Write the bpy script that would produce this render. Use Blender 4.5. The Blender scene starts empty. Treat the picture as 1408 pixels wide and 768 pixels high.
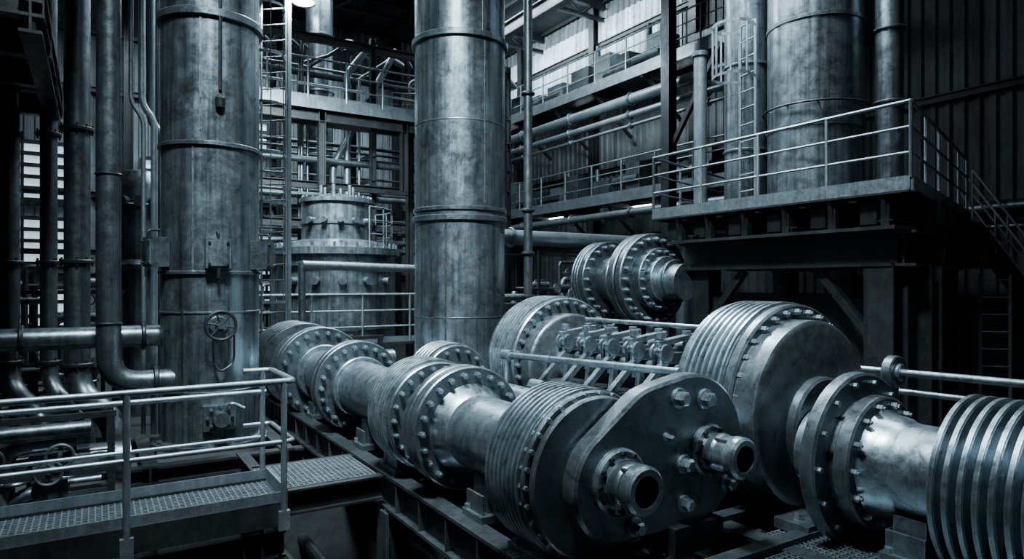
import bpy, math, random
from mathutils import Vector, Matrix
random.seed(7)
V=Vector
# ------------------------------------------------------------------ materials
def mat(name, col, rough=.5, metal=.8, var=.5, scale=1.5, streak=.5, bump=.15, fine=40, sfreq=6, sz=.05, grime=0, edge_glint_wear=0):
    m=bpy.data.materials.new(name); m.use_nodes=True
    nt=m.node_tree; N=nt.nodes; L=nt.links
    bs=N['Principled BSDF']
    tc=N.new('ShaderNodeTexCoord')
    def noise(sc,det,mapscale=(1,1,1),dist=0):
        mp=N.new('ShaderNodeMapping'); mp.inputs['Scale'].default_value=mapscale
        L.new(tc.outputs['Object'],mp.inputs['Vector'])
        n=N.new('ShaderNodeTexNoise'); n.inputs['Scale'].default_value=sc; n.inputs['Detail'].default_value=det
        n.inputs['Roughness'].default_value=.68; n.inputs['Distortion'].default_value=dist
        L.new(mp.outputs[0],n.inputs['Vector']); return n.outputs['Fac']
    def ramp(src,a,b,c0,c1):
        r=N.new('ShaderNodeMapRange'); r.inputs['From Min'].default_value=a; r.inputs['From Max'].default_value=b
        r.inputs['To Min'].default_value=c0; r.inputs['To Max'].default_value=c1
        L.new(src,r.inputs['Value']); return r.outputs[0]
    def mul(x,y):
        a=N.new('ShaderNodeMath'); a.operation='MULTIPLY'; L.new(x,a.inputs[0]); L.new(y,a.inputs[1]); return a.outputs[0]
    n1=noise(scale,9,dist=.5); n2=noise(scale*sfreq,7,(1,1,sz)); n3=noise(fine,5)
    f=mul(mul(ramp(n1,.32,.68,1-var,1+var*.3),ramp(n2,.35,.62,1-streak*.7,1+streak*.2)),ramp(n3,.3,.7,.8,1.12))
    if grime:
        n5=noise(scale*2.3,10,dist=1.2); f=mul(f,ramp(n5,.52,.66,1,1-grime))
    if edge_glint_wear:  # paints chamfer highlights into the edge colour, together with edge wear
        bv=N.new('ShaderNodeBevel'); bv.samples=4; bv.inputs['Radius'].default_value=.012
        ge=N.new('ShaderNodeNewGeometry'); dt=N.new('ShaderNodeVectorMath'); dt.operation='DOT_PRODUCT'
        L.new(bv.outputs[0],dt.inputs[0]); L.new(ge.outputs['Normal'],dt.inputs[1])
        f=mul(f,ramp(dt.outputs['Value'],.985,.85,1,1+edge_glint_wear))
    vm=N.new('ShaderNodeVectorMath'); vm.operation='SCALE'; vm.inputs[0].default_value=col; L.new(f,vm.inputs['Scale'])
    L.new(vm.outputs[0],bs.inputs['Base Color'])
    bs.inputs['Metallic'].default_value=metal
    n4=noise(scale*5,8,dist=.3)
    L.new(ramp(n4,.3,.7,rough+.16,rough-.07),bs.inputs['Roughness'])
    if bump:
        bp=N.new('ShaderNodeBump'); bp.inputs['Strength'].default_value=bump; bp.inputs['Distance'].default_value=.01
        L.new(n3,bp.inputs['Height']); L.new(bp.outputs[0],bs.inputs['Normal'])
    return m
def emis(name,col,st):
    m=bpy.data.materials.new(name); m.use_nodes=True
    bs=m.node_tree.nodes['Principled BSDF']
    bs.inputs['Base Color'].default_value=(*col,1)
    bs.inputs['Emission Color'].default_value=(*col,1); bs.inputs['Emission Strength'].default_value=st
    return m
C=lambda v:(v*.82,v*1.0,v*1.11)
COL=mat('dull_steel',C(.29),.31,.92,.45,1.1,.9,.10,40,9,.04,.5)
MACH=mat('machined_steel',C(.42),.29,.95,.25,2.2,.25,.08,60,3,.3,.45,1.0)
CAST=mat('cast_steel',C(.20),.31,.9,.35,2.5,.25,.15,50,3,.3,.5,1.6)
DARK=mat('dark_iron',C(.022),.42,.6,.5,2,.4,.2)
STR=mat('painted_structural_steel',C(.022),.4,.4,.5,1.5,.5,.15,40,6,.05,.3)
GALV=mat('galvanised_steel',C(.26),.37,.8,.35,3,.3,.1)
PIPE=mat('pipe_steel',C(.16),.32,.88,.4,1.6,.6,.12,40,7,.05,.35)
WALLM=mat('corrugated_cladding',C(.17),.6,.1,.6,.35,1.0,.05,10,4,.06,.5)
WALLR=mat('corrugated_cladding_dim',C(.10),.6,.1,.6,.35,1.0,.05,10,4,.06,.5)  # base darkened for contrast so the right wall stays dim; grime noise too
WALLD=mat('corrugated_cladding_dark',C(.02),.6,.2,.6,.4,.9,.05,10)
CONC=mat('concrete',C(.015),.6,0,.5,.8,0,.3,12)
CEIL=mat('roof_sheet',C(.03),.7,.2,.4,.5,.2,.05)
WIN=emis('window_daylight',(.62,.82,.92),.9)
LAMP=emis('lamp_diffuser',(.88,.96,1),60)
TUBE=emis('added_fluorescent_tube',(.8,.93,1),18)  # tubes added under the walkways to brighten the far background
# ------------------------------------------------------------------ mesh builder
def basis(a):
    a=V(a).normalized()
    u=V((0,0,1)) if abs(a.z)<.9 else V((1,0,0))
    s=a.cross(u).normalized(); u=s.cross(a).normalized()
    return a,s,u
class B:
    def __init__(s,name,*mats,bevel=0):
        s.n=name;s.m=mats;s.v=[];s.f=[];s.mi=[];s.bev=bevel
    def add(s,vs,fs,mi=0):
        o=len(s.v); s.v+= [tuple(x) for x in vs]; s.f+=[tuple(i+o for i in f) for f in fs]; s.mi+=[mi]*len(fs)
    def box(s,cx,cy,cz,sx,sy,sz,rz=0,mi=0):
        c,n=math.cos(rz),math.sin(rz); vs=[]
        for z in(-.5,.5):
            for x,y in((-.5,-.5),(.5,-.5),(.5,.5),(-.5,.5)):
                X=x*sx;Y=y*sy; vs.append((cx+X*c-Y*n,cy+X*n+Y*c,cz+z*sz))
        s.add(vs,[(3,2,1,0),(4,5,6,7),(0,1,5,4),(1,2,6,5),(2,3,7,6),(3,0,4,7)],mi)
    def obox(s,p0,p1,w,h,ou=0,os=0,mi=0):
        p0=V(p0);p1=V(p1); a,sd,up=basis(p1-p0); vs=[]
        for p in(p0,p1):
            for x,y in((-.5,-.5),(.5,-.5),(.5,.5),(-.5,.5)):
                vs.append(p+sd*(x*w+os)+up*(y*h+ou))
        s.add(vs,[(0,1,2,3),(7,6,5,4),(0,4,5,1),(1,5,6,2),(2,6,7,3),(3,7,4,0)],mi)
    def ib(s,p0,p1,w,h,t=.03,mi=0):
        s.obox(p0,p1,w,t,h/2-t/2,0,mi); s.obox(p0,p1,w,t,-h/2+t/2,0,mi); s.obox(p0,p1,t*.7,h-2*t,0,0,mi)
    def lathe(s,o,ax,prof,seg=48,mi=0):
        o=V(o);a,sd,up=basis(ax); vs=[];fs=[];rings=[]
        for t,r in prof:
            if r<1e-6: rings.append([len(vs)]); vs.append(o+a*t)
            else:
                rings.append(list(range(len(vs),len(vs)+seg)))
                for i in range(seg):
                    g=2*math.pi*i/seg; vs.append(o+a*t+(sd*math.cos(g)+up*math.sin(g))*r)
        for A,Bq in zip(rings,rings[1:]):
            for i in range(seg):
                j=(i+1)%seg
                if len(A)==1 and len(Bq)==1: continue
                if len(A)==1: fs.append((A[0],Bq[j],Bq[i]))
                elif len(Bq)==1: fs.append((A[i],A[j],Bq[0]))
                else: fs.append((A[i],A[j],Bq[j],Bq[i]))
        s.add(vs,fs,mi)
    def cyl(s,p0,p1,r,seg=16,mi=0,r2=None):
        p0=V(p0);p1=V(p1);L=(p1-p0).length
        s.lathe(p0,p1-p0,[(0,0),(0,r),(L,r if r2 is None else r2),(L,0)],seg,mi)
    def disc(s,o,ax,t0,t1,r,seg=56,mi=0,c=.012,ri=0):
        s.lathe(o,ax,[(t0,ri),(t0,r-c),(t0+c,r),(t1-c,r),(t1,r-c),(t1,ri)],seg,mi)
    def hexes(s,o,ax,t0,t1,R,n,br,mi=0,ph=0,stud=True):
        o=V(o);a,sd,up=basis(ax)
        for i in range(n):
            g=2*math.pi*(i+ph)/n; c=o+(sd*math.cos(g)+up*math.sin(g))*R
            s.lathe(c,a,[(t0,0),(t0,br),(t1,br),(t1,0)],6,mi)
            if stud:
                d=.4*(t1-t0)
                s.lathe(c,a,[(t0-d,0),(t0-d,br*.5),(t1+d,br*.5),(t1+d,0)],8,mi)
    def pipe(s,pts,r,seg=16,mi=0,bend=None):
        bend=bend if bend else r*2.2
        P=[V(p) for p in pts]; path=[P[0]]
        for i in range(1,len(P)-1):
            a=(P[i-1]-P[i]);b=(P[i+1]-P[i]);d=min(bend,a.length*.49,b.length*.49)
            A=P[i]+a.normalized()*d;Bb=P[i]+b.normalized()*d
            for k in range(7):
                t=k/6; path.append(A*(1-t)**2+P[i]*2*t*(1-t)+Bb*t*t)
        path.append(P[-1])
        a,sd,up=basis(path[1]-path[0]); vs=[];fs=[]
        for i,p in enumerate(path):
            d=(path[min(i+1,len(path)-1)]-path[max(i-1,0)]).normalized()
            sd=(sd-d*sd.dot(d)).normalized(); up=sd.cross(d)
            for k in range(seg):
                g=2*math.pi*k/seg; vs.append(p+(sd*math.cos(g)+up*math.sin(g))*r)
        for i in range(len(path)-1):
            for k in range(seg):
                j=(k+1)%seg; fs.append((i*seg+k,(i+1)*seg+k,(i+1)*seg+j,i*seg+j))
        fs.append(tuple(range(seg))); fs.append(tuple((len(path)-1)*seg+k for k in reversed(range(seg))))
        s.add(vs,fs,mi)
    def torus(s,o,ax,R,r,seg=40,mi=0):
        pr=[(r*math.sin(k*math.pi/4),R+r*math.cos(k*math.pi/4)) for k in range(9)]
        s.lathe(o,ax,pr,seg,mi)
    def done(s):
        me=bpy.data.meshes.new(s.n); me.from_pydata(s.v,[],s.f)
        for m in s.m: me.materials.append(m)
        me.polygons.foreach_set('material_index',s.mi)
        me.polygons.foreach_set('use_smooth',[True]*len(s.f))
        me.update()
        import bmesh
        bm=bmesh.new(); bm.from_mesh(me); bmesh.ops.recalc_face_normals(bm,faces=bm.faces); bm.to_mesh(me); bm.free()
        me.set_sharp_from_angle(angle=math.radians(32))
        ob=bpy.data.objects.new(s.n,me); bpy.context.scene.collection.objects.link(ob)
        return ob
def rail(b,pts,h=1.05,sp=1.2,r=.021,mids=2,toe=True,mi=0,drop=0):
    P=[V(p) for p in pts]
    for A,Q in zip(P,P[1:]):
        L=(Q-A).length; n=max(1,round(L/sp))
        for i in range(n+1):
            p=A.lerp(Q,i/n); b.cyl(p-V((0,0,drop)),p+V((0,0,h)),r*1.05,8,mi)
        for k in range(mids+1):
            z=h*(1-k/(mids+1)); b.cyl(A+V((0,0,z)),Q+V((0,0,z)),r if k==0 else r*.75,8,mi)
        if toe: b.obox(A+V((0,0,.06)),Q+V((0,0,.06)),.012,.12,0,0,mi)
def grate(b,x0,x1,y0,y1,z,px=.045,mi=0,h=.03):
    n=int((x1-x0)/px)
    for i in range(n+1): b.box(x0+i*(x1-x0)/n,(y0+y1)/2,z-h/2,.011,y1-y0,h,0,mi)
    n=int((y1-y0)/px)
    for i in range(n+1): b.box((x0+x1)/2,y0+i*(y1-y0)/n,z-h/2,x1-x0,.011,h,0,mi)
def ladder(b,x,y,z0,z1,ang,w=.45,cage=True,mi=0,c0=2.2):
    c,s=math.cos(ang),math.sin(ang)
    sx,sy=-s,c
    for k in(-1,1): b.obox((x+sx*w/2*k,y+sy*w/2*k,z0),(x+sx*w/2*k,y+sy*w/2*k,z1),.05,.03,0,0,mi)
    z=z0+.2
    while z<z1: b.cyl((x-sx*w/2,y-sy*w/2,z),(x+sx*w/2,y+sy*w/2,z),.013,6,mi); z+=.3
    if cage:
        zs=[];z=z0+c0
        while z<z1+.01: zs.append(z); z+=.9
        R=.36
        for z in zs:
            pts=[(x+sx*w/2,y+sy*w/2,z)]
            for i in range(9):
                g=-math.pi/2+math.pi*i/8
                pts.append((x+c*(.3+R*math.cos(g))-sx*R*math.sin(g),y+s*(.3+R*math.cos(g))-sy*R*math.sin(g),z))
            pts.append((x-sx*w/2,y-sy*w/2,z))
            for A,Q in zip(pts,pts[1:]): b.obox(A,Q,.01,.05,0,0,mi)
        if len(zs)>1:
            for i in(0,2,4,6,8):
                g=-math.pi/2+math.pi*i/8
                px,py=x+c*(.3+R*math.cos(g))-sx*R*math.sin(g),y+s*(.3+R*math.cos(g))-sy*R*math.sin(g)
                b.obox((px,py,zs[0]),(px,py,zs[-1]),.04,.01,0,0,mi)
# ------------------------------------------------------------------ room shell
X0,X1,Y0,Y1,ZC,ZF,ZP=-6,16.2,-4,27,12.5,-.6,-2.5
b=B('floor',CONC)
b.box((X0+X1)/2,(Y0+Y1)/2,ZP-.1,X1-X0,Y1-Y0,.2)
b.box((X0+X1)/2,(8+Y1)/2,(ZF+ZP)/2,X1-X0,Y1-8,ZF-ZP)
b.box((8+X1)/2,(Y0+8)/2,(ZF+ZP)/2,X1-8,8-Y0,ZF-ZP); b.done()
def corr(name,m,p0,p1,z0,z1,nrm,pitch=.3,d=.05):
    b=B(name,m); p0=V(p0);p1=V(p1);L=(p1-p0).length;a=(p1-p0).normalized();n=V(nrm)
    k=int(L/pitch);vs=[];fs=[]
    pr=[]
    for i in range(k):
        t=i*pitch
        pr+=[(t,0),(t+pitch*.35,0),(t+pitch*.5,d),(t+pitch*.85,d)]
    pr.append((L,0))
    for t,o in pr:
        q=p0+a*t+n*o; vs+=[(q.x,q.y,z0),(q.x,q.y,z1)]
    for i in range(len(pr)-1): fs.append((2*i,2*i+2,2*i+3,2*i+1))
    b.add(vs,fs); return b
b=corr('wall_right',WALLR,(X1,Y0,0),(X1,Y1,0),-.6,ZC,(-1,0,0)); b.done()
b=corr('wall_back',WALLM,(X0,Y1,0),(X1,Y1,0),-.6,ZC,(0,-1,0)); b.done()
b=corr('wall_left',WALLD,(X0,Y0,0),(X0,Y1,0),-2.5,ZC,(1,0,0)); b.done()
b=corr('wall_front',WALLD,(X0,Y0,0),(X1,Y0,0),-2.5,ZC,(0,1,0)); b.done()
b=corr('ceiling',CEIL,(X0,0,0),(X1,0,0),0,1,(0,0,1),.4,.06)
b.v=[(v[0],Y0 if i%2==0 else Y1,ZC+ (v[2]-(0 if i%2==0 else 1))) for i,v in enumerate(b.v)]
b.done()
# lit band high on the right wall, its light put into paler sheeting
b=corr('lit_wall_band_1',mat('lit_sheeting',C(.46),.6,0,.4,.5,.9,.05,10,4,.06,.4),(X1-.06,15.2,0),(X1-.06,26.5,0),9.5,11.8,(-1,0,0)); b.done()
b=B('roof_truss',STR)
for y in range(3,27,4):
    b.ib((X0,y,ZC-.2),(X1,y,ZC-.2),.2,.3); b.ib((X0,y,ZC-.75),(X1,y,ZC-.75),.12,.14,.02)
    x=X0;k=0
    while x<X1-1:
        b.obox((x,y,ZC-.2 if k%2 else ZC-.75),(x+.7,y,ZC-.75 if k%2 else ZC-.2),.06,.06); x+=.7;k+=1
x=X0+1
while x<X1: b.obox((x,Y0,ZC-.07),(x,Y1,ZC-.07),.08,.12); x+=1.4
b.obox((7,15,ZC-.5),(10,23,ZC-.9),.1,.1); b.obox((10,15,ZC-.5),(7,23,ZC-.9),.1,.1)
b.done()
b=B('wall_framing',STR)
for z in(1.6,3.6,6.1,9.3,10.9): b.ib((X1-.12,Y0,z),(X1-.12,Y1,z),.14,.18,.03)
for y in(-1,4,9.5,14.5,19.5,24.5): b.ib((X1-.2,y,-.6),(X1-.2,y,ZC),.3,.3,.03)
for z in(2.2,5,8.6,10.6): b.ib((X0,Y1-.15,z),(X1,Y1-.15,z),.15,.2)
for x in(-4,1,6,11): b.ib((x,Y1-.3,-.6),(x,Y1-.3,ZC),.35,.3)
b.done()
def window(nm,x0,x1,z0,z1):
    w=B(nm,WIN,STR); y=Y1-.12
    w.box((x0+x1)/2,y,(z0+z1)/2,x1-x0,.03,z1-z0,0,0)
    n=max(2,round((x1-x0)/.9))
    for i in range(n+1): w.box(x0+(x1-x0)*i/n,y-.05,(z0+z1)/2,.09,.08,z1-z0,0,1)
    n=round((z1-z0)/.42)
    for i in range(n+1): w.box((x0+x1)/2,y-.06,z0+(z1-z0)*i/n,x1-x0,.12,.13,0,1)
    w.done()
window('window_1',-3.8,-.2,2.6,4.1); window('window_2',1.4,4.6,3.4,6.4); window('window_3',-3.8,-.2,4.7,6.6)
window('window_4',5,9.8,1.6,3.8); window('window_5',4.2,5.7,7,8.2); window('window_6',-3.8,-.2,.4,1.8)
# ------------------------------------------------------------------ tall columns
def column(nm,x,y,r,z0,z1,rings,mt=COL):
    b=B(nm,mt,CAST,DARK)
    b.lathe((x,y,0),(0,0,1),[(z0,r+.1),(z0+.05,r+.1),(z0+.05,r),(z1,r)],72)
    for z,w,h in rings: b.lathe((x,y,0),(0,0,1),[(z-h,r),(z-h,r+w*.8),(z-h*.8,r+w),(z+h*.8,r+w),(z+h,r+w*.8),(z+h,r)],72,1)
    return b
cx,cy,cr=1.28,9.36,.585
b=column('distillation_column',cx,cy,cr,-.1,ZC,[(1.58,.012,.01),(2.07,.03,.02),(3.65,.035,.025),(5.25,.05,.05),(-.05,.05,.03),(.6,.012,.01),(7.4,.04,.03)])
dirc=V((-cx,-cy,0)).normalized(); sdc=V((-dirc.y,dirc.x,0))
def onc(a,off=0):
    d=dirc*math.cos(a)+sdc*math.sin(a); return V((cx,cy,0))+d*(cr+off),d
for a,z0,z1 in((-.35,2.05,3.7),(.3,0,2),(-.2,3.8,7.4)):
    p,d=onc(a,0); b.obox((p.x,p.y,z0),(p.x,p.y,z1),.02,.02,0,0,1)
for a,z,w,h,dd in((.12,2.30,.28,.36,.12),(-1.1,2.32,.26,.36,.2),(1.1,2.3,.26,.36,.2)):
    p,d=onc(a,dd/2); rz=math.atan2(d.y,d.x)
    b.box(p.x,p.y,z,dd,w,h,rz,1); q=p+d*(dd/2+.01); b.box(q.x,q.y,z,.02,w*.85,h*.85,rz,0)
    for sx in(-1,1):
        for sz in(-1,1):
            e=q+V((-d.y,d.x,0))*sx*w*.36; b.cyl((e.x,e.y,z+sz*h*.36),(e.x+d.x*.03,e.y+d.y*.03,z+sz*h*.36),.015,6,2)
    b.cyl((q.x,q.y,z-h/2),(q.x,q.y,z-h/2-.12),.02,8,2)
    b.pipe([(q.x-d.x*.02,q.y-d.y*.02,z+h/2),(q.x-d.x*.02,q.y-d.y*.02,z+h/2+.08),(p.x-d.x*.05,p.y-d.y*.05,z+h/2+.09)],.015,8,2)
p,d=onc(.14,.0); w0=V((p.x,p.y,1.43)); wd=d
b.cyl(w0-wd*.05,w0+wd*.2,.04,12,2); b.disc(w0,wd,0,.04,.11,24,1)
b.torus(w0+wd*.2,wd,.17,.02,40,2)
a_,s_,u_=basis(wd)
for k in range(6):
    g=k*math.pi/3+.2; e=w0+wd*.2+(s_*math.cos(g)+u_*math.sin(g))*.17; b.cyl(w0+wd*.2,e,.013,8,2)
b.cyl(w0+wd*.17,w0+wd*.24,.04,12,1)
p1,_=onc(.05,.05);p2,_=onc(.42,.06)
b.pipe([(p1.x,p1.y,1.25),(p1.x,p1.y,.98),(p.x+d.x*.1,p.y+d.y*.1,.85),(p2.x,p2.y,.95),(p2.x,p2.y,1.3)],.014,8,2,bend=.2)
p,d=onc(.15,.03)
b.box(p.x,p.y,.3,.1,.36,.3,math.atan2(d.y,d.x),1); q=p+d*.05
b.cyl((q.x,q.y,.3),(q.x+d.x*.16,q.y+d.y*.16,.3),.09,16,1); b.hexes((q.x,q.y,.3),d,.0,.03,.14,8,.02,0)
b.pipe([(q.x+d.x*.1,q.y+d.y*.1,.36),(q.x+d.x*.1+.1,q.y+d.y*.1-.05,.5),(q.x+d.x*.1+.25,q.y+d.y*.1-.08,.42)],.02,8,1)
p,d=onc(.17,.03); b.cyl((p.x,p.y,4.3),(p.x,p.y,7),.02,8,2); b.lathe((p.x,p.y,4.15),(0,0,1),[(-.08,0),(-.06,.05),(.05,.06),(.1,.03),(.12,0)],12,2)
p,d=onc(-.55,.02); b.cyl((p.x,p.y,.62),(p.x,p.y,1.6),.012,8,2)
b.done()
b=B('column_support_frame',STR)
for x in(cx-.75,cx+.75):
    b.ib((x,cy-.95,-.22),(x,cy+.9,-.22),.16,.22)
for y in(cy-.85,cy+.8): b.ib((cx-.95,y,-.23),(cx+.95,y,-.23),.16,.2)
for x in(cx-.85,cx-.3,cx+.3,cx+.85): b.ib((x,cy-.85,-.6),(x,cy-.85,-.33),.12,.12,.015)
b.done()
mx,my,mr=5.14,9.75,.745
b=column('exhaust_stack',mx,my,mr,-.6,ZC,[(2.97,.045,.045),(3.12,.03,.03),(5.85,.05,.05),(1.4,.006,.01),(4.5,.006,.01)])
dm=V((-mx,-my,0)).normalized();sm=V((-dm.y,dm.x,0))
for a,z0,z1 in((.55,3.2,5.8),(-.3,.0,2.9),(.5,5.9,12)):
    e=V((mx,my,0))+(dm*math.cos(a)+sm*math.sin(a))*mr; b.obox((e.x,e.y,z0),(e.x,e.y,z1),.015,.015,0,0,1)
e=V((mx,my,0))+(dm*math.cos(1.2)+sm*math.sin(1.2))*(mr)
b.cyl((e.x,e.y,1.25),(e.x+.15,e.y-.15,1.25),.09,16,2); b.cyl((e.x+.1,e.y-.1,.8),(e.x+.1,e.y-.1,1.5),.03,8,2)
b.done()
b=B('riser_pipe',PIPE,DARK)
rx,ry=5.98,8.97
b.cyl((rx,ry,-.6),(rx,ry,ZC),.072,20)
for z in(1.7,2.4,3.1,5,6.9,8.4): b.disc((rx,ry,0),(0,0,1),z,z+.05,.11,20,1)
b.done()
# ------------------------------------------------------------------ left piping
b=B('downcomer_pipe',PIPE,DARK)
b.pipe([(.14,9.1,ZC),(.14,9.1,.76),(cx-.45,9.1,.76)],.13,28,0,bend=.42)
for z in(3.2,5.9,1.45): b.disc((.14,9.1,0),(0,0,1),z,z+.03,.145,28,1)
b.disc((0,9.1,.76),(1,0,0),.6,.66,.18,28,1); b.done()
b=B('feed_pipe',PIPE,DARK)
b.cyl((X0+.2,9.62,1.27),(cx-.5,9.62,1.27),.135,28)
for x in(-2,-.75,.5): b.disc((0,9.62,1.27),(1,0,0),x,x+.05,.18,28,1)
b.done()
for i,(x,y,r) in enumerate(((-.2,10.77,.155),(-.545,11.34,.105),(-1.02,11.64,.13),(-1.9,11.3,.12))):
    b=B('process_pipe',PIPE,DARK)
    b.pipe([(x,y,ZC),(x,y,.45),(x+.45,y-.5,.1),(x+.45,y-.5,-.6)],r,24,0,bend=.35)
    for z in(.8,2.2,4.0): b.disc((x,y,0),(0,0,1),z,z+.06,r+.05,24,1); b.hexes((x,y,0),(0,0,1),z-.03,z+.09,r+.03,10,.014,1,stud=False)
    b.done()
for x,y,r in((.42,10.4,.03),(.55,10.4,.045),(.72,11.4,.06),(.95,13.5,.1)):
    b=B('conduit_pipe',GALV); b.pipe([(x,y,ZC),(x,y,4.4),(x+.15,y,4.2),(x+.15,y,-.6)],r,12,0,bend=.15); b.done()
b=B('mezzanine_platform',STR,DARK)
b.box(-3.15,9.8,4.75,5.5,4.6,.06,0,1)
for y in(7.6,8.9,10.2,11.9): b.ib((-5.8,y,4.55),(-.4,y,4.55),.16,.3)
for x in(-.5,-2.2,-4): b.ib((x,7.5,4.4),(x,12.1,4.4),.18,.32)
for x,y in((-2.6,12),(-4,12)): b.ib((x,y,-.6),(x,y,4.3),.22,.22)
b.done()
b=B('caged_ladder',GALV)
ladder(b,2.85,12.9,-.6,8.8,-2.3,.5,True)
for x,y in((2.62,13.2),(3.1,12.75)): b.obox((x,y,-.6),(x,y,9.4),.06,.06)
b.done()
# ------------------------------------------------------------------ foreground catwalk
b=B('foreground_catwalk',GALV,STR)
xa,xb,ya,yb,zd=-3.2,1.36,5.68,6.45,.1
grate(b,xa,xb,ya,yb,zd,.045,0)
for y in(ya,yb): b.obox((xa,y,zd-.08),(xb,y,zd-.08),.04,.2,0,0,1); b.obox((xa,y,zd+.03),(xb,y,zd+.03),.01,.14,0,0,0)
b.obox((xb,ya,zd-.03),(xb,yb,zd-.03),.02,.3,0,0,0)
x=xa
while x<xb: b.obox((x,ya,zd-.1),(x,yb,zd-.1),.04,.1,0,0,1); x+=.9
zt=zd+1.02
for x in(1.33,.2,-.95,-2.1): b.cyl((x,ya-.03,-.08),(x,ya-.03,zt),.026,12); b.box(x,ya-.03,-.03,.09,.05,.16)
for x in(1.33,-1.4): b.cyl((x,yb+.03,-.08),(x,yb+.03,zt if x>0 else zt-.2),.026,12); b.box(x,yb+.03,-.03,.09,.05,.16)
for k,r in((0,.026),(.5,.02)):
    b.pipe([(xa,ya-.03,zt-k),(xb+.05,ya-.03,zt-k),(xb+.05,yb+.03,zt-k),(xb-.2,yb+.03,zt-k)],r,12,0,bend=.06)
for k,r in((.2,.024),(.62,.018)): b.cyl((xa,yb+.03,zt-k),(xb,yb+.03,zt-k),r,12)
for x in(-2.5,-.6,1.1): 
    b.ib((x,ya+.1,-2.5),(x,ya+.1,-.0),.16,.16,.02,1); b.ib((x,yb-.1,-2.5),(x,yb-.1,-.0),.16,.16,.02,1)
b.ib((xa,ya+.1,-.25),(xb,ya+.1,-.25),.14,.22,.02,1)
b.done()
b=B('access_walkway',GALV,STR)
grate(b,1.42,2.45,6.5,7.35,-.02,.05,0)
b.ib((1.42,6.48,-.15),(2.5,6.48,-.15),.12,.24,.02,1); b.ib((1.42,7.4,-.15),(2.5,7.4,-.15),.12,.24,.02,1)
b.ib((1.45,6.5,-.15),(1.45,8.2,-.15),.12,.24,.02,1)
b.done()
# ------------------------------------------------------------------ machine base
BASE=mat('painted_base_steel',C(.06),.36,.6,.5,1.5,.4,.15,40,6,.05,.3,1.2)
b=B('equipment_base_frame',BASE,GALV)
for x in(2.6,3.38,4.35,5.95): b.ib((x,.6,-.2),(x,12.8,-.2),.17,.36,.03)
y=.9
while y<12.8: b.ib((2.6,y,-.22),(5.95,y,-.22),.12,.28,.025); y+=1.05
for x in(2.6,5.95):
    for y in(.9,3.6,6.4): b.ib((x,y,-2.5),(x,y,-.38),.26,.26,.03)
y=1.2
while y<12.5: b.box(2.55,y,-.2,.06,.015,.3); y+=.55
grate(b,4.42,5.85,.8,3.3,-.02,.05,1)
grate(b,3.45,4.28,.8,3.0,-.02,.05,1)
for y in(3.1,3.7): b.box(3.9,y,.0,2.2,.12,.05)
b.done()
b=B('pit_pipework',DARK)
for i in range(9): b.cyl((1.4,.5+i*.9,-1.5-.1*(i%3)),(7.9,.5+i*.9,-1.5-.1*(i%3)),.07,10)
for x in(1.8,2.1,3.1,4.8): b.cyl((x,0,-1.1),(x,8,-1.1),.06,10)
b.done()
# ------------------------------------------------------------------ machinery lines
AY=(0,1,0)
def fins(y0,y1,n,ro,ri):
    p=(y1-y0)/n; pr=[(y0,0),(y0,ri)]
    for i in range(n):
        t=y0+i*p; pr+=[(t+p*.1,ri),(t+p*.14,ro-.012),(t+p*.24,ro),(t+p*.56,ro),(t+p*.66,ro-.012),(t+p*.7,ri)]
    pr+=[(y1,ri),(y1,0)]; return pr
def saddle(b,x,y,z,w,zb,mi=1,t=.22):
    b.box(x,y,(zb+z)/2,w,t,z-zb,0,mi); b.box(x,y,zb+.03,w*1.35,t*1.5,.06,0,mi)
    for k in(-1,1): b.box(x+k*w*.6,y,zb+.12,.02,t*1.2,.2,0,mi); b.lathe((x+k*w*.62,y+t*.5,zb),(0,0,1),[(.06,0),(.06,.03),(.1,.03),(.1,0)],6,0)
ax,az=2.975,.58
b=B('main_drive_shaft',MACH,CAST,DARK); o=(ax,0,az)
b.lathe(o,AY,[(3.53,0),(3.53,.3),(4.1,.3),(4.1,.33),(12.6,.33)],64,0)
b.disc(o,AY,3.56,3.615,.565,80,1); b.disc(o,AY,3.635,3.68,.595,80,1); b.hexes(o,AY,3.615,3.7,.575,30,.018,0,stud=False)
b.lathe(o,AY,fins(3.69,4.14,8,.605,.5),96,0); b.lathe(o,AY,[(4.14,.5),(4.16,.42),(4.2,.33)],64,1)
b.disc(o,AY,5.44,5.56,.575,80,1); b.disc(o,AY,5.59,5.68,.575,80,1)
b.hexes(o,AY,5.39,5.44,.50,22,.028,0); b.lathe(o,AY,[(5.28,.33),(5.32,.36),(5.44,.41)],64,0); b.disc(o,AY,5.68,5.8,.44,64,1)
b.disc(o,AY,6.1,6.17,.55,72,1); b.hexes(o,AY,6.06,6.1,.49,22,.024,0); b.disc(o,AY,6.0,6.1,.40,64,1)
b.lathe(o,AY,fins(6.2,6.66,7,.57,.48),96,0); b.disc(o,AY,6.66,6.7,.54,72,1); b.disc(o,AY,6.7,6.78,.42,64,1)
b.disc(o,AY,8.5,8.62,.59,72,1); b.disc(o,AY,8.65,8.75,.59,72,1); b.hexes(o,AY,8.44,8.5,.51,22,.03,0); b.disc(o,AY,8.38,8.5,.39,64,0)
b.disc(o,AY,8.75,8.95,.42,64,1)
b.disc(o,AY,10.2,10.34,.68,72,1); b.hexes(o,AY,10.13,10.2,.59,22,.034,0); b.disc(o,AY,10.05,10.2,.42,64,0)
b.disc(o,AY,10.37,10.5,.68,72,1); b.disc(o,AY,10.5,11.1,.45,64,1)
b.lathe(o,AY,fins(11.1,12.2,5,.70,.56),72,1)
for y in(4.8,7.6,9.7): saddle(b,ax,y,.32,.5,-.02)
for y in(3.9,6.5): saddle(b,ax,y,.1,.6,-.02,t=.3)
b.done()
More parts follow.
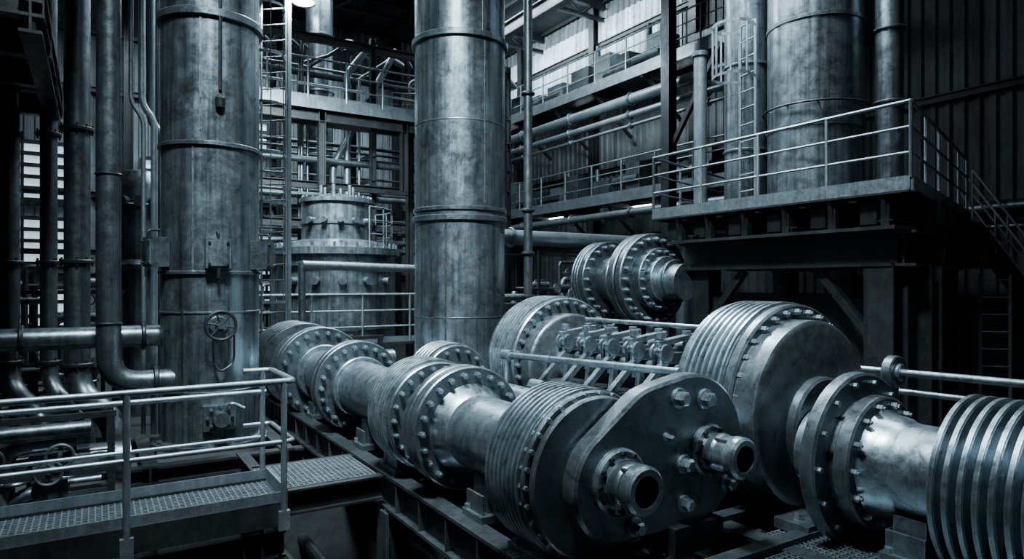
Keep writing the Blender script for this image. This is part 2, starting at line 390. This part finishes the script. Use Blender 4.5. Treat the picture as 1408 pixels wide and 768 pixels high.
def hull(circs,n=128):
    out=[]
    for i in range(n):
        g=2*math.pi*i/n; d=(math.cos(g),math.sin(g))
        c=max(circs,key=lambda c:c[0]*d[0]+c[1]*d[1]+c[2]); out.append((c,d))
    return out
b=B('connecting_link_plate',CAST,MACH,DARK)
H=hull([(3.01,.57,.40),(3.7,.72,.55),(3.4,.71,.51)])
lay=[(3.375,-.022),(3.395,0),(3.505,0),(3.525,-.02)]
vs=[];n=len(H)
for y,dr in lay: vs+=[(c[0]+(c[2]+dr)*d[0],y,c[1]+(c[2]+dr)*d[1]) for c,d in H]
fs=[tuple(range(n)),tuple(range(3*n,4*n))]
for k in range(3):
    for i in range(n): j=(i+1)%n; fs.append((k*n+i,k*n+j,(k+1)*n+j,(k+1)*n+i))
b.add(vs,fs,0)
for x,z,r1,r2,y1 in((2.98,.6,.225,.15,3.10),(3.86,.7,.19,.135,3.04)):
    o=(x,0,z)
    b.lathe(o,AY,[(3.38,r1),(3.35,r1),(3.335,r1-.015),(3.335,r1-.06),(3.3,r1-.06),(3.3,r2),(y1+.09,r2),(y1+.085,r2+.012),(y1+.02,r2+.012),(y1,r2-.006),(y1,r2*.7),(y1+.14,r2*.66)],56,1)
    b.lathe(o,AY,[(y1+.14,r2*.66),(y1+.14,0)],56,2)
    b.hexes(o,AY,3.31,3.335,r1-.03,12,.016,2,stud=False)
    b.lathe(o,AY,[(3.3,r2),(3.25,r2+.01),(3.24,r2+.01),(3.22,r2)],56,0)
    for k in range(4):
        g=k*math.pi/2+.6; b.obox((x+math.cos(g)*(r2+.004),y1+.09,z+math.sin(g)*(r2+.004)),(x+math.cos(g)*(r2+.004),3.24,z+math.sin(g)*(r2+.004)),.03,.02,0,0,1)
for x,z,r in((3.55,1.11,.055),(3.82,1.08,.055),(3.6,.63,.05),(3.6,.345,.045),(3.12,.27,.05),(3.42,.85,.02),(4.05,.42,.045)):
    b.disc((x,0,z),AY,3.355,3.38,r*1.35,24,1,.005); b.lathe((x,0,z),AY,[(3.29,0),(3.29,r*.7),(3.305,r),(3.355,r)],6,1)
b.box(3.7,3.46,.1,.5,.3,.2,0,2)
b.done()
b=B('idler_shaft',MACH,CAST); o=(3.86,0,.7)
b.cyl((3.86,3.55,.7),(3.86,8,.7),.13,32); b.disc(o,AY,7.4,7.5,.46,56,1); b.hexes(o,AY,7.36,7.4,.39,16,.025,0); b.lathe(o,AY,fins(7.52,7.95,5,.48,.4),56,1)
b.disc(o,AY,4.2,4.3,.24,40,1); saddle(b,3.86,5,.62,.2,-.02); saddle(b,3.86,7.1,.62,.2,-.02)
b.done()
def bigwheel(nm,x,z,y,r,rf,nf):
    b=B(nm,MACH,CAST,DARK); o=(x,0,z)
    b.lathe(o,AY,fins(y,y+.46,nf,r,r-.1),110,0)
    b.disc(o,AY,y+.46,y+.52,r-.02,96,1)
    b.disc(o,AY,y-.1,y-.0,r-.02,96,1,.018); b.hexes(o,AY,y-.14,y-.1,r-.085,32,.03,0)
    b.lathe((x-.07,0,z-.03),AY,[(y-.34,0),(y-.34,rf-.04),(y-.325,rf-.015),(y-.31,rf),(y-.1,rf)],110,1)
    b.box(x,y-.15,z-r-.0,r*1.1,.5,.16,0,2); b.box(x,y+.25,(z-r)/2+.05,r*.8,.5,.3,0,2)
    return b
b=bigwheel('ribbed_flywheel',5.23,.86,3.68,.91,.79,7)
b.disc((5.16,0,.72),AY,3.25,3.35,.43,72,1,.02)
b.box(4.85,3.2,.03,.5,.3,.08,0,1); b.lathe((4.7,3.2,0),(0,0,1),[(.07,0),(.07,.035),(.12,.035),(.12,0)],6,0); b.done()
b=bigwheel('ribbed_flywheel',5.2,.92,7.0,.85,.66,7); b.disc((5.15,0,.95),AY,6.56,6.66,.3,48,0); b.done()
bx,bz=5.03,.58
b=B('coupling_shaft',MACH,CAST,DARK); o=(bx,0,bz)
b.lathe(o,AY,[(.6,.0),(.6,.335),(3.24,.335),(3.24,0)],64,0)
b.disc(o,AY,2.86,2.98,.66,90,1,.018); b.disc(o,AY,2.7,2.82,.5,80,1,.015); b.disc(o,AY,2.81,2.87,.47,64,1); b.lathe(o,AY,[(2.5,.335),(2.56,.365),(2.66,.38),(2.7,.4)],64,0)
b.hexes(o,AY,2.66,2.7,.44,14,.025,0); b.hexes(o,AY,2.835,2.86,.59,14,.022,0,stud=False)
b.disc(o,AY,2.98,3.1,.42,64,1)
b.lathe(o,AY,fins(1.15,2.16,12,.6,.47),110,0); b.disc(o,AY,2.14,2.2,.42,64,1)
saddle(b,bx,2.4,.3,.5,-.02)
b.done()
b=B('valve_gear_block',CAST,MACH,DARK)
b.box(5.0,5.3,.4,1.3,1.9,.85,0,2)
b.box(5.15,5.3,.9,.7,1.9,.25,0,2)
for i in range(5):
    y=4.55+i*.38
    b.box(4.72,y,1.22,.34,.09,.1,0,0); b.box(4.72,y+.1,1.22,.34,.04,.16,0,0)
    b.lathe((4.58,y-.06,1.27),AY,[(0,0),(0,.085),(.03,.085),(.03,.05),(.13,.05),(.13,.085),(.16,.085),(.16,0)],20,1)
    b.lathe((4.9,y-.06,1.3),AY,[(0,0),(0,.07),(.16,.07),(.16,0)],20,0)
    b.obox((4.5,y,1.36),(4.98,y,1.42),.08,.05,0,0,1)
    for xx in(4.56,4.9): b.cyl((xx,y,1.0),(xx,y,1.46),.022,8,1); b.lathe((xx,y,1.44),(0,0,1),[(-.03,0),(-.03,.045),(.03,.045),(.03,0)],6,1)
    b.obox((4.62,y,1.2),(4.2,y+.05,.78),.07,.055,0,0,1); b.obox((4.45,y+.16,1.15),(4.28,y+.12,.3),.05,.06,0,0,0)
    b.cyl((4.2,y-.08,.78),(4.2,y+.14,.78),.075,14,1); b.box(4.2,y,.6,.12,.1,.3,0,0)
    b.cyl((5.2,y,1.0),(5.2,y,1.36),.09,14,0); b.disc((5.2,y,0),(0,0,1),1.3,1.36,.13,16,1)
b.cyl((4.72,4.35,1.1),(4.72,6.25,1.1),.06,14,1); b.cyl((5.05,4.35,1.5),(5.05,6.3,1.5),.025,10,1)
b.box(4.2,5.4,.22,.18,2.0,.45,0,2); b.box(4.5,5.4,.4,.3,2.0,.5,0,2)
b.done()
b=B('tie_rod',MACH); b.cyl((4.17,6.7,1.08),(4.2,3.98,1.18),.036,20); b.cyl((4.17,6.78,1.08),(4.17,6.62,1.085),.06,16)
b.cyl((4.17,6.7,-.02),(4.17,6.7,1.08),.04,12)
b.done()
b=B('tie_rod',MACH,CAST,DARK); b.cyl((7,4.6,1.0),(7,1.5,1.06),.037,20); b.disc((7,0,1.02),AY,3.62,3.72,.17,32,1); b.disc((7,0,1.02),AY,3.58,3.62,.09,32,0)
b.cyl((7,3.67,-.3),(7,3.67,1.0),.05,12,1); b.box(7,4.5,.2,.25,.3,1.6,0,2); b.box(7,2.6,-.32,.6,4.4,.1,0,2)
b.cyl((7.4,4.9,.75),(7.4,1.2,.8),.03,14,0); b.box(7.2,2.6,-1.4,.3,.3,2.2,0,2); b.box(7.4,4.8,.1,.15,.15,1.4,0,2)
b.done()
b=B('upper_coupling_assembly',MACH,CAST,DARK); ux,uz=9.42,2.02; o=(ux,0,uz)
b.cyl((ux,8.75,uz-.05),(ux,11.3,uz-.05),.34,56)
b.disc(o,AY,9.58,9.74,.92,80,1,.02); b.disc(o,AY,9.79,9.98,.92,80,1,.02); b.hexes(o,AY,9.5,9.58,.80,24,.045,0)
b.disc(o,AY,9.38,9.58,.62,64,1); b.hexes(o,AY,9.32,9.38,.55,18,.034,0); b.disc(o,AY,9.24,9.38,.45,64,0); b.disc(o,AY,9.0,9.06,.38,56,1)
b.disc(o,AY,10.85,11.0,.82,72,1); b.lathe(o,AY,fins(11.03,11.3,3,.82,.68),72,0); b.hexes(o,AY,10.78,10.85,.71,20,.042,0); b.disc(o,AY,9.98,10.85,.5,56,1); b.disc(o,AY,10.35,10.45,.62,56,1)
saddle(b,ux,10.3,1.7,.6,-.6,2,.3); b.box(ux,10.3,.75,1.8,2.0,.12,0,2)
for k in(-.75,.75):
    for y in(9.5,11.2): b.ib((ux+k,y,-.6),(ux+k,y,.7),.16,.16,.02,2)
b.obox((ux-.75,9.5,-.5),(ux-.75,11.2,.6),.08,.08,0,0,2)
b.done()
b=B('transfer_pipe',GALV,CAST,STR)
b.pipe([(6.7,11.65,2.9),(12.4,11.65,2.9),(12.4,11.65,-.6)],.16,28,0,bend=.4)
b.disc((0,11.65,2.9),(1,0,0),7.3,7.36,.21,28,1); b.ib((6.7,11.65,-.6),(6.7,11.65,2.74),.14,.14,.02,2); b.done()
# ------------------------------------------------------------------ right tank platform
c0,c1,c2,c3=V((9.4,9.6,3.38)),V((9.4,4.7,3.38)),V((14.85,6.35,3.38)),V((14.85,11.2,3.38))
b=B('tank_platform',STR,GALV)
vs=[c+V((0,0,-.02)) for c in(c0,c1,c2,c3)]+[c+V((0,0,-.06)) for c in(c0,c1,c2,c3)]
b.add(vs,[(0,1,2,3),(7,6,5,4),(0,4,5,1),(1,5,6,2),(2,6,7,3),(3,7,4,0)],0)
for A,Q in((c0,c1),(c1,c2),(c2,c3),(c3,c0)): b.obox(A+V((0,0,-.07)),Q+V((0,0,-.07)),.06,.2,0,0,1); b.obox(A+V((0,0,-.18)),Q+V((0,0,-.18)),.1,.03,0,0,0)
for i in range(1,6):
    A=c0.lerp(c1,i/6);Q=c3.lerp(c2,i/6); b.ib(A+V((0,0,-.16)),Q+V((0,0,-.16)),.1,.2,.015,0)
rail(b,[c3,c0,c1,c2],1.05,1.25,.026,2,False,1)
for xx in(9.55,10.9,12.3): b.ib((xx,4.95,2.43),(xx,8.9,2.43),.34,.5,.04,0)
for y in(5.1,6.6,8.7): b.ib((9.5,y,2.75),(12.5,y,2.75),.2,.2,.03,0)
b.obox((9.35,4.75,2.70),(9.35,8.9,2.70),.55,.05,0,0,0)
b.ib((9.5,4.85,2.43),(13.5,6.0,2.43),.3,.5,.04,0)
for y in(5.1,5.9,6.7,7.5,8.3,9.0):
    b.box(9.55,y,3.0,.12,.12,.5); b.obox((9.55,y,2.75),(9.42,y,3.25),.06,.06); b.box(9.75,y+.3,2.95,.3,.25,.3)
for x,y in((10.6,4.95),(11.6,5.25),(12.8,5.6)): b.box(x,y+.2,2.95,.3,.3,.5); b.cyl((x+.3,y+.1,2.8),(x+.3,y+.1,3.2),.1,12)
for x,y,w in((9.62,5.15,.42),(10.4,5.0,.34),(9.75,8.55,.36),(12.2,5.6,.36),(12.2,8.6,.36)): b.ib((x,y,-.6),(x,y,2.2),w,w,.04,0)
b.obox((9.62,8.4,1.2),(9.62,7.6,2.15),.12,.12); b.obox((9.62,5.4,1.2),(9.62,6.2,2.15),.12,.12)
b.box(9.62,5.15,-.55,.6,.6,.06)
b.box(10.3,7.0,.6,.15,3.0,2.2)
b.done()
tx,ty,tr=10.72,6.98,.78
b=B('storage_tank',COL,CAST,DARK); o=(tx,ty,0)
b.lathe(o,(0,0,1),[(3.38,tr+.07),(3.44,tr+.07),(3.44,tr),(ZC,tr)],80)
for z in(4.6,6.4,8.9): b.lathe(o,(0,0,1),[(z-.03,tr),(z-.03,tr+.02),(z+.03,tr+.02),(z+.03,tr)],80,1)
b.torus((tx,ty,4.95),(0,0,1),tr+.07,.02,64,2)
for k in range(10):
    g=k*.63; b.cyl((tx+(tr-.01)*math.cos(g),ty+(tr-.01)*math.sin(g),4.95),(tx+(tr+.07)*math.cos(g),ty+(tr+.07)*math.sin(g),4.95),.015,6,2)
b.done()
b=B('knockout_vessel',COL,CAST); b.lathe((10.50,8.25,0),(0,0,1),[(3.38,.44),(3.43,.44),(3.43,.40),(ZC,.40)],48)
for z in(4.4,6.0): b.disc((10.50,8.25,0),(0,0,1),z,z+.05,.43,48,1)
b.done()
b=B('caged_ladder',GALV); ladder(b,9.9,7.75,3.4,6.6,2.9,.42,True); b.done()
b=B('vent_pipe',COL,CAST); b.cyl((11.12,5.90,3.38),(11.12,5.90,ZC),.21,32)
for z in(3.4,4.9,6.1): b.disc((11.12,5.90,0),(0,0,1),z,z+.04,.25,32,1)
b.done()
b=B('vent_pipe',GALV,CAST); b.cyl((10.35,9.25,3.38),(10.35,9.25,6.6),.13,24); b.disc((10.35,9.25,0),(0,0,1),6.5,6.6,.17,24,1); b.done()
b=B('pump_unit',DARK,CAST,STR)
for i,y in enumerate((5.9,7.2,8.4)):
    b.cyl((10.8,y,-.1),(12,y,-.1),.4,28,0); b.disc((0,y,-.1),(1,0,0),10.7,10.8,.45,28,1); b.box(11.4,y,-.45,1.2,.8,.3,0,2)
    b.pipe([(11,y,.2),(11,y,1.5),(13,y,1.5)],.09,14,1)
b.done()
b=B('access_stair',GALV,STR)
s0=V((14.92,6.5,3.3));s1=V((14.95,4.0,-.6))
for k in(0,.55):
    b.obox(s0+V((k,0,0)),s1+V((k,0,0)),.05,.22,0,0,1)
    A=s0+V((k,0,1));Q=s1+V((k,0,1)); b.cyl(A,Q,.025,8); b.cyl(A-V((0,0,.5)),Q-V((0,0,.5)),.018,8)
    for i in range(5): p=s0.lerp(s1,i/4)+V((k,0,0)); b.cyl(p,p+V((0,0,1)),.022,8)
for i in range(17):
    p=s0.lerp(s1,(i+.5)/17); b.box(p.x+.27,p.y,p.z,.55,.22,.03)
b.done()
b=B('straight_ladder',GALV); ladder(b,13.2,5.2,-.6,2.1,-2.4,.45,False); b.done()
b=B('guard_rail',GALV); rail(b,[(12.4,3.6,-.6),(15.6,3.6,-.6),(15.6,1,-.6)],1.1,1.2,.024,2,False); b.done()
b=B('wall_pipe',PIPE,CAST); b.cyl((15.8,-3,3.5),(15.8,14,3.5),.13,24); b.cyl((15.8,-3,3.1),(15.8,14,3.1),.07,16)
for y in range(-2,14,3): b.disc((15.8,0,3.5),AY,y,y+.08,.17,24,1)
b.done()
# ------------------------------------------------------------------ walkways along the right wall
def wallwalk(nm,z,y0,y1,xw=14.0):
    b=B(nm,GALV,STR,TUBE)
    b.box((xw+X1-.5)/2,(y0+y1)/2,z-.03,X1-.5-xw,y1-y0,.05,0,1)
    b.obox((xw,y0,z-.1),(xw,y1,z-.1),.06,.28,0,0,0)
    rail(b,[(xw,y0,z),(xw,y1,z)],1.1,1.5,.028,2,True)
    y=y0+.5
    while y<y1:
        b.ib((xw,y,z-.2),(X1-.4,y,z-.2),.1,.2,.02,1); b.obox((xw+.2,y,z-.25),(X1-.4,y,z-1.5),.09,.09,0,0,1); y+=2.4
    y=y0+5
    while y<y1-1:
        b.box(15.3,y,z-.2,.14,1.2,.05,0,1); b.box(15.3,y,z-.24,.08,1.1,.03,0,2); y+=4.8
    return b
wallwalk('wall_gallery',8.5,9.5,26).done()
wallwalk('wall_gallery',4.75,11.3,26).done()
b=B('gallery_equipment',PIPE,CAST,GALV)
for z in(4.75,8.5):
    y=11.6
    while y<25:
        w=random.uniform(.6,1.5);h=random.uniform(.6,1.5)
        b.box(15.1,y,z+h/2,.8,w,h,0,random.choice((0,0,1,2)))
        if random.random()<.6: b.cyl((14.8,y+.3,z),(14.8,y+.3,z+h+.4),.09,12,1)
        if random.random()<.5: b.cyl((14.7,y-.3,z+h*.5),(14.7,y+.9,z+h*.5),.14,14,1)
        y+=w+random.uniform(.3,1.0)
b.done()
b=B('gallery_pipes',GALV,CAST)
for x,z,r in((13.8,7.55,.16),(13.75,7.05,.1),(13.8,6.75,.05),(13.8,4.1,.12)):
    b.cyl((x,11.3,z),(x,26,z),r,20)
    for y in range(12,26,3): b.disc((x,0,z),AY,y,y+.08,r+.05,20,1)
b.done()
b=B('structural_column',BASE)
b.ib((13.3,13.0,-.6),(13.3,13.0,ZC),.3,.3,.03)
b.obox((13.3,13.0,5.5),(13.3,11.2,8.0),.12,.12); b.done()
b=B('overhead_crane_beam',STR,CAST)
b.ib((12.9,9.6,11.3),(12.9,26,11.3),.3,.5,.04); b.done()
# ------------------------------------------------------------------ far-left area
b=B('far_catwalk',GALV,STR,TUBE)
zc=6.65
b.box(5.2,17.5,zc-.04,5.2,1.0,.06,0,1); b.obox((2.6,17,zc-.1),(7.6,17,zc-.1),.05,.26)
arc=[(7.6+.9*math.sin(g),17.9-.9*math.cos(g),zc) for g in [i*math.pi/10 for i in range(11)]]
pts=[(2.6,17,zc)]+arc
rail(b,pts[:2],1.05,1.0,.028,2,True)
rail(b,pts[1:],1.05,.6,.028,2,True)
b.lathe((7.6,17.9,zc-.05),(0,0,1),[(0,0),(0,.9),(.05,.9),(.05,0)],32,1)
for x in(2.8,5,7.3): b.ib((x,17.2,4.5),(x,17.2,zc),.18,.18,.02,1)
b.ib((2.6,17.2,zc-.35),(7.8,17.2,zc-.35),.15,.3,.02,1)
b.ib((2.6,17.95,4.6),(7.8,17.95,4.6),.15,.2,.02,1)
for x in(2.6,7.8): b.ib((x,17.95,-.6),(x,17.95,zc),.18,.18,.02,1)
for x in(3.8,6.4): b.box(x,17.5,zc-.3,1.1,.12,.05,0,1); b.box(x,17.5,zc-.34,1.0,.07,.03,0,2)
b.done()
b=B('pipe_rack',PIPE,STR,CAST,GALV)
for j,z in enumerate((4.4,4.6,4.85,5.15,5.4,5.6,5.85,6.1,7.5,7.9,8.2,3.2,3.4)):
    y=18.6+.35*(j%4); b.cyl((1.5,y,z),(11.5,y,z),random.choice((.04,.06,.09)),12,random.choice((0,2,3)))
for x in(2,4.4,6.8,9.2,11.4):
    b.ib((x,18.3,-.6),(x,18.3,9),.16,.16,.02,1); b.ib((x,20,-.6),(x,20,9),.16,.16,.02,1)
    for z in(4.3,5.05,5.75,7.4): b.obox((x,18.2,z-.1),(x,20.1,z-.1),.08,.1,0,0,1)
for z in(3.6,6.4,8.7): b.ib((1.5,18.3,z),(11.5,18.3,z),.14,.22,.02,1)
for i in range(16):
    x=random.uniform(1.8,11);r=random.choice((.04,.06,.1)); z0=random.choice((-.6,1.5,3)); b.pipe([(x,18.8,z0),(x,18.8,random.uniform(5,8.8)),(x+random.uniform(.6,2),18.8,9),(x+2.2,20,9)],r,12,random.choice((0,2,3)))
b.done()
b=B('reactor_vessel',COL,CAST,GALV)
vx,vy=5.1,16.2
R=1.42; o=(vx,vy,0)
b.lathe(o,(0,0,1),[(-.6,R),(2.35,R),(2.35,R+.06),(2.45,R+.06),(2.45,R),(2.6,R),(2.62,R+.12),(2.78,R+.12),(2.8,R-.1),(2.95,R-.3),(3.0,.85),(3.9,.85),(3.9,.91),(4.0,.91),(4.0,.7),(4.12,.4),(4.15,0)],72)
b.hexes(o,(0,0,1),2.78,2.9,R+.03,36,.035,1,stud=False); b.hexes(o,(0,0,1),4.0,4.07,.83,24,.03,1,stud=False)
for z in(.9,1.7,3.4): b.lathe(o,(0,0,1),[(z-.03,(R if z<3 else .85)),(z-.03,(R if z<3 else .85)+.03),(z+.03,(R if z<3 else .85)+.03),(z+.03,(R if z<3 else .85))],72,1)
for g in(-2.6,-2.2,-1.8,-1.4,-1.0):
    d=V((math.cos(g),math.sin(g),0)); q=V((vx,vy,3.45))+d*.85; b.cyl(q,q+d*.14,.07,12,1); q=V((vx,vy,2.0))+d*R; b.cyl(q,q+d*.16,.09,14,1)
for k in range(6):
    g=k*1.05; b.cyl((vx+.4*math.cos(g),vy+.4*math.sin(g),4.0),(vx+.4*math.cos(g),vy+.4*math.sin(g),4.35),.05,10,1)
arc=[(vx+1.35*math.cos(g),vy+1.35*math.sin(g),2.8) for g in [-1.3+i*.35 for i in range(6)]]
rail(b,arc,.95,.5,.02,2,False,2)
b.done()
b=B('reactor_guard_rail',GALV,STR)
b.box(4.9,14.2,.62,4.4,.9,.05,0,1); rail(b,[(2.7,13.8,.65),(7.1,13.8,.65)],1.05,1.0,.026,2,True)
for x in(2.8,5,7): b.ib((x,14,-.6),(x,14,.6),.16,.16,.02,1)
b.done()
b=B('steam_pipe',GALV,CAST)
b.pipe([(3.4,13.0,2.3),(6.6,13.5,2.25),(6.6,13.5,-.6)],.085,16,0,bend=.3); b.cyl((3.4,13.0,-.6),(3.4,13.0,2.34),.07,12,1)
b.done()
b=B('surge_vessel',COL,CAST); b.lathe((6.1,21.2,0),(0,0,1),[(-.6,.42),(ZC,.42)],36)
for z in(6,8,9.8): b.disc((6.1,21.2,0),(0,0,1),z,z+.06,.46,36,1)
b.done()
sx_,sy_=.78,14.9
b=B('surge_vessel',COL,CAST); b.lathe((sx_,sy_,0),(0,0,1),[(-.6,.5),(2.2,.5),(2.3,.58),(2.4,.5),(3.8,.5),(4.1,.35),(4.2,0)],40)
for z in(1,3.4): b.disc((sx_,sy_,0),(0,0,1),z,z+.06,.56,40,1)
for g in(-2.2,-1.7,-1.2): b.cyl((sx_,sy_,3.5),(sx_+.62*math.cos(g),sy_+.62*math.sin(g),3.5),.1,14,1)
b.done()
b=B('scrubber_vessel',COL,CAST); b.lathe((9.0,17,0),(0,0,1),[(-.6,.7),(3.2,.7),(3.5,.45),(4.3,.45),(4.4,0)],40)
for z in(.6,1.8,3): b.disc((9,17,0),(0,0,1),z,z+.06,.75,40,1)
b.done()
def skid(nm,x0,x1,y0,y1,z0,h,n):
    b=B(nm,DARK,CAST,PIPE,STR,GALV)
    b.box((x0+x1)/2,(y0+y1)/2,z0+.06,x1-x0,y1-y0,.12,0,3)
    for x in(x0+.05,x1-.05):
        for y in(y0+.05,y1-.05): b.obox((x,y,z0),(x,y,z0+h),.07,.07,0,0,3)
    for z in(z0+h*.5,z0+h):
        for y in(y0+.05,y1-.05): b.obox((x0,y,z),(x1,y,z),.06,.06,0,0,3)
    for i in range(n):
        x=random.uniform(x0+.2,x1-.2);y=random.uniform(y0+.15,y1-.15);k=random.random()
        if k<.3: b.box(x,y,z0+random.uniform(.2,.5)*h,random.uniform(.15,.4),random.uniform(.15,.3),random.uniform(.2,.5),0,random.choice((0,1)))
        elif k<.65:
            zz=z0+random.uniform(.2,.95)*h; b.pipe([(x,y,z0),(x,y,zz),(min(x1,x+random.uniform(.3,1)),y,zz)],random.choice((.03,.05,.08)),12,random.choice((2,4)))
            b.disc((x,y,0),(0,0,1),z0+h*.4,z0+h*.4+.04,.12,14,1)
        elif k<.85:
            zz=z0+random.uniform(.2,.8)*h; b.cyl((x,y,zz),(x+random.uniform(.3,.6),y,zz),random.uniform(.08,.2),18,1)
        else:
            zz=z0+random.uniform(.5,.9)*h; b.torus((x,y0,zz),(0,1,0),.12,.015,20,1); b.cyl((x,y0,zz),(x,y0+.3,zz),.02,8,1)
    return b.done()
skid('pump_skid',-2.2,.2,8.2,8.9,ZF,1.15,26)
skid('valve_skid',-2.5,.4,12.2,13.2,ZF,2.4,34)
skid('valve_skid',-3,.2,16,17.5,ZF,3.2,40)
skid('compressor_skid',3.75,4.3,11,12.4,ZF,1.6,24)
skid('compressor_skid',7.2,8.8,12.2,13.6,ZF,2.4,36)
skid('heat_exchanger_skid',10,13,14.5,16.5,ZF,3.4,60)
skid('valve_skid',2.2,4.6,20.5,21.6,ZF,4,30)
skid('filter_skid',6.6,7.9,10.6,11.4,ZF,1.9,22)
skid('filter_skid',10.5,12.1,12.2,13.2,ZF,2.4,30)
skid('filter_skid',13.4,15.4,.8,3,ZF,1.2,16)
b=B('rear_gallery',GALV,STR)
b.box(10.3,22.0,3.0,6.5,.9,.05,0,1); rail(b,[(7,21.6,3.03),(13.5,21.6,3.03)],1.05,1.1,.026,2,True)
for x in(7.2,10.3,13.3): b.ib((x,21.7,-.6),(x,21.7,3),.16,.16,.02,1)
b.done()
for x,y,z in((5.35,20.3,10.45),(10,16,10.95),(2,12,10.95),(9,6,10.95),(3,2,10.95),(12.0,21,10.95)):
    b=B('high_bay_lamp',LAMP,DARK)
    b.lathe((x,y,z),(0,0,1),[(0,0),(.0,.30),(.02,.32)],24,0)
    b.lathe((x,y,z),(0,0,1),[(-.02,.36),(.02,.33),(.3,.12),(.45,.08),(.45,0)],24,1); b.cyl((x,y,z+.4),(x,y,ZC),.015,6,1); b.done()
# ------------------------------------------------------------------ lights
def area(nm,loc,tgt,size,power,col=(.76,.92,1),spread=180):
    l=bpy.data.lights.new(nm,'AREA'); l.shape='RECTANGLE'; l.size=size[0]; l.size_y=size[1]; l.energy=power; l.color=col; l.spread=math.radians(spread)
    o=bpy.data.objects.new(nm,l); o.location=loc; o.rotation_euler=(V(tgt)-V(loc)).to_track_quat('-Z','Y').to_euler()
    bpy.context.scene.collection.objects.link(o)
area('key_light',(.4,3.4,10.8),(4.2,7.2,1.0),(1.8,1.2),1350,spread=70)  # unseen key lamp added overhead; the roof has no skylight
area('rear_rim_light',(7.0,12.6,12.2),(4.6,6.3,0),(3.5,1.2),1600,spread=100)  # unseen rim lamp added behind the machinery, not a roof opening
area('right_area_light',(9,2.5,11.5),(6.3,4.6,0),(1.2,1.2),110,spread=80)  # unseen area lamp added at upper right, not a roof opening
area('wall_wash_right',(12.2,20.5,12.0),(16.2,20.5,10),(9,.8),1700,spread=110)  # unseen lamp added to make the upper right wall pale
area('wall_wash_back',(5,23.5,11),(5,27,4),(9,1),650,spread=120)
area('bay_left',(.5,15.5,11),(1,18,0),(3,2),330)
area('bay_far',(6,19.8,11.8),(5,16,0),(4,2),900)
area('reactor_fill',(3.4,12.9,7.5),(5.1,16.2,2.6),(1.2,1.2),1300,spread=100)  # unseen lamp added to brighten the reactor vessel
area('gallery_fill',(11.2,15,9.0),(14.8,17,5.5),(1.5,1),420,spread=130)  # unseen lamp added to lift the galleries and transfer pipe
area('tank_fill',(7.6,7.2,10.2),(10.7,7.5,5.2),(1,1),330,spread=70)  # unseen lamp added to light the tank from its left
w=bpy.data.worlds.new('world'); bpy.context.scene.world=w; w.use_nodes=True
w.node_tree.nodes['Background'].inputs[0].default_value=(.02,.03,.035,1)
cam=bpy.data.cameras.new('camera'); cam.sensor_width=36; cam.lens=908/1408*36; cam.shift_y=6/1408; cam.clip_start=.05; cam.clip_end=200
co=bpy.data.objects.new('camera',cam); co.location=(0,0,1.93); co.rotation_euler=(math.radians(90),0,math.radians(-32.3))
bpy.context.scene.collection.objects.link(co); bpy.context.scene.camera=co
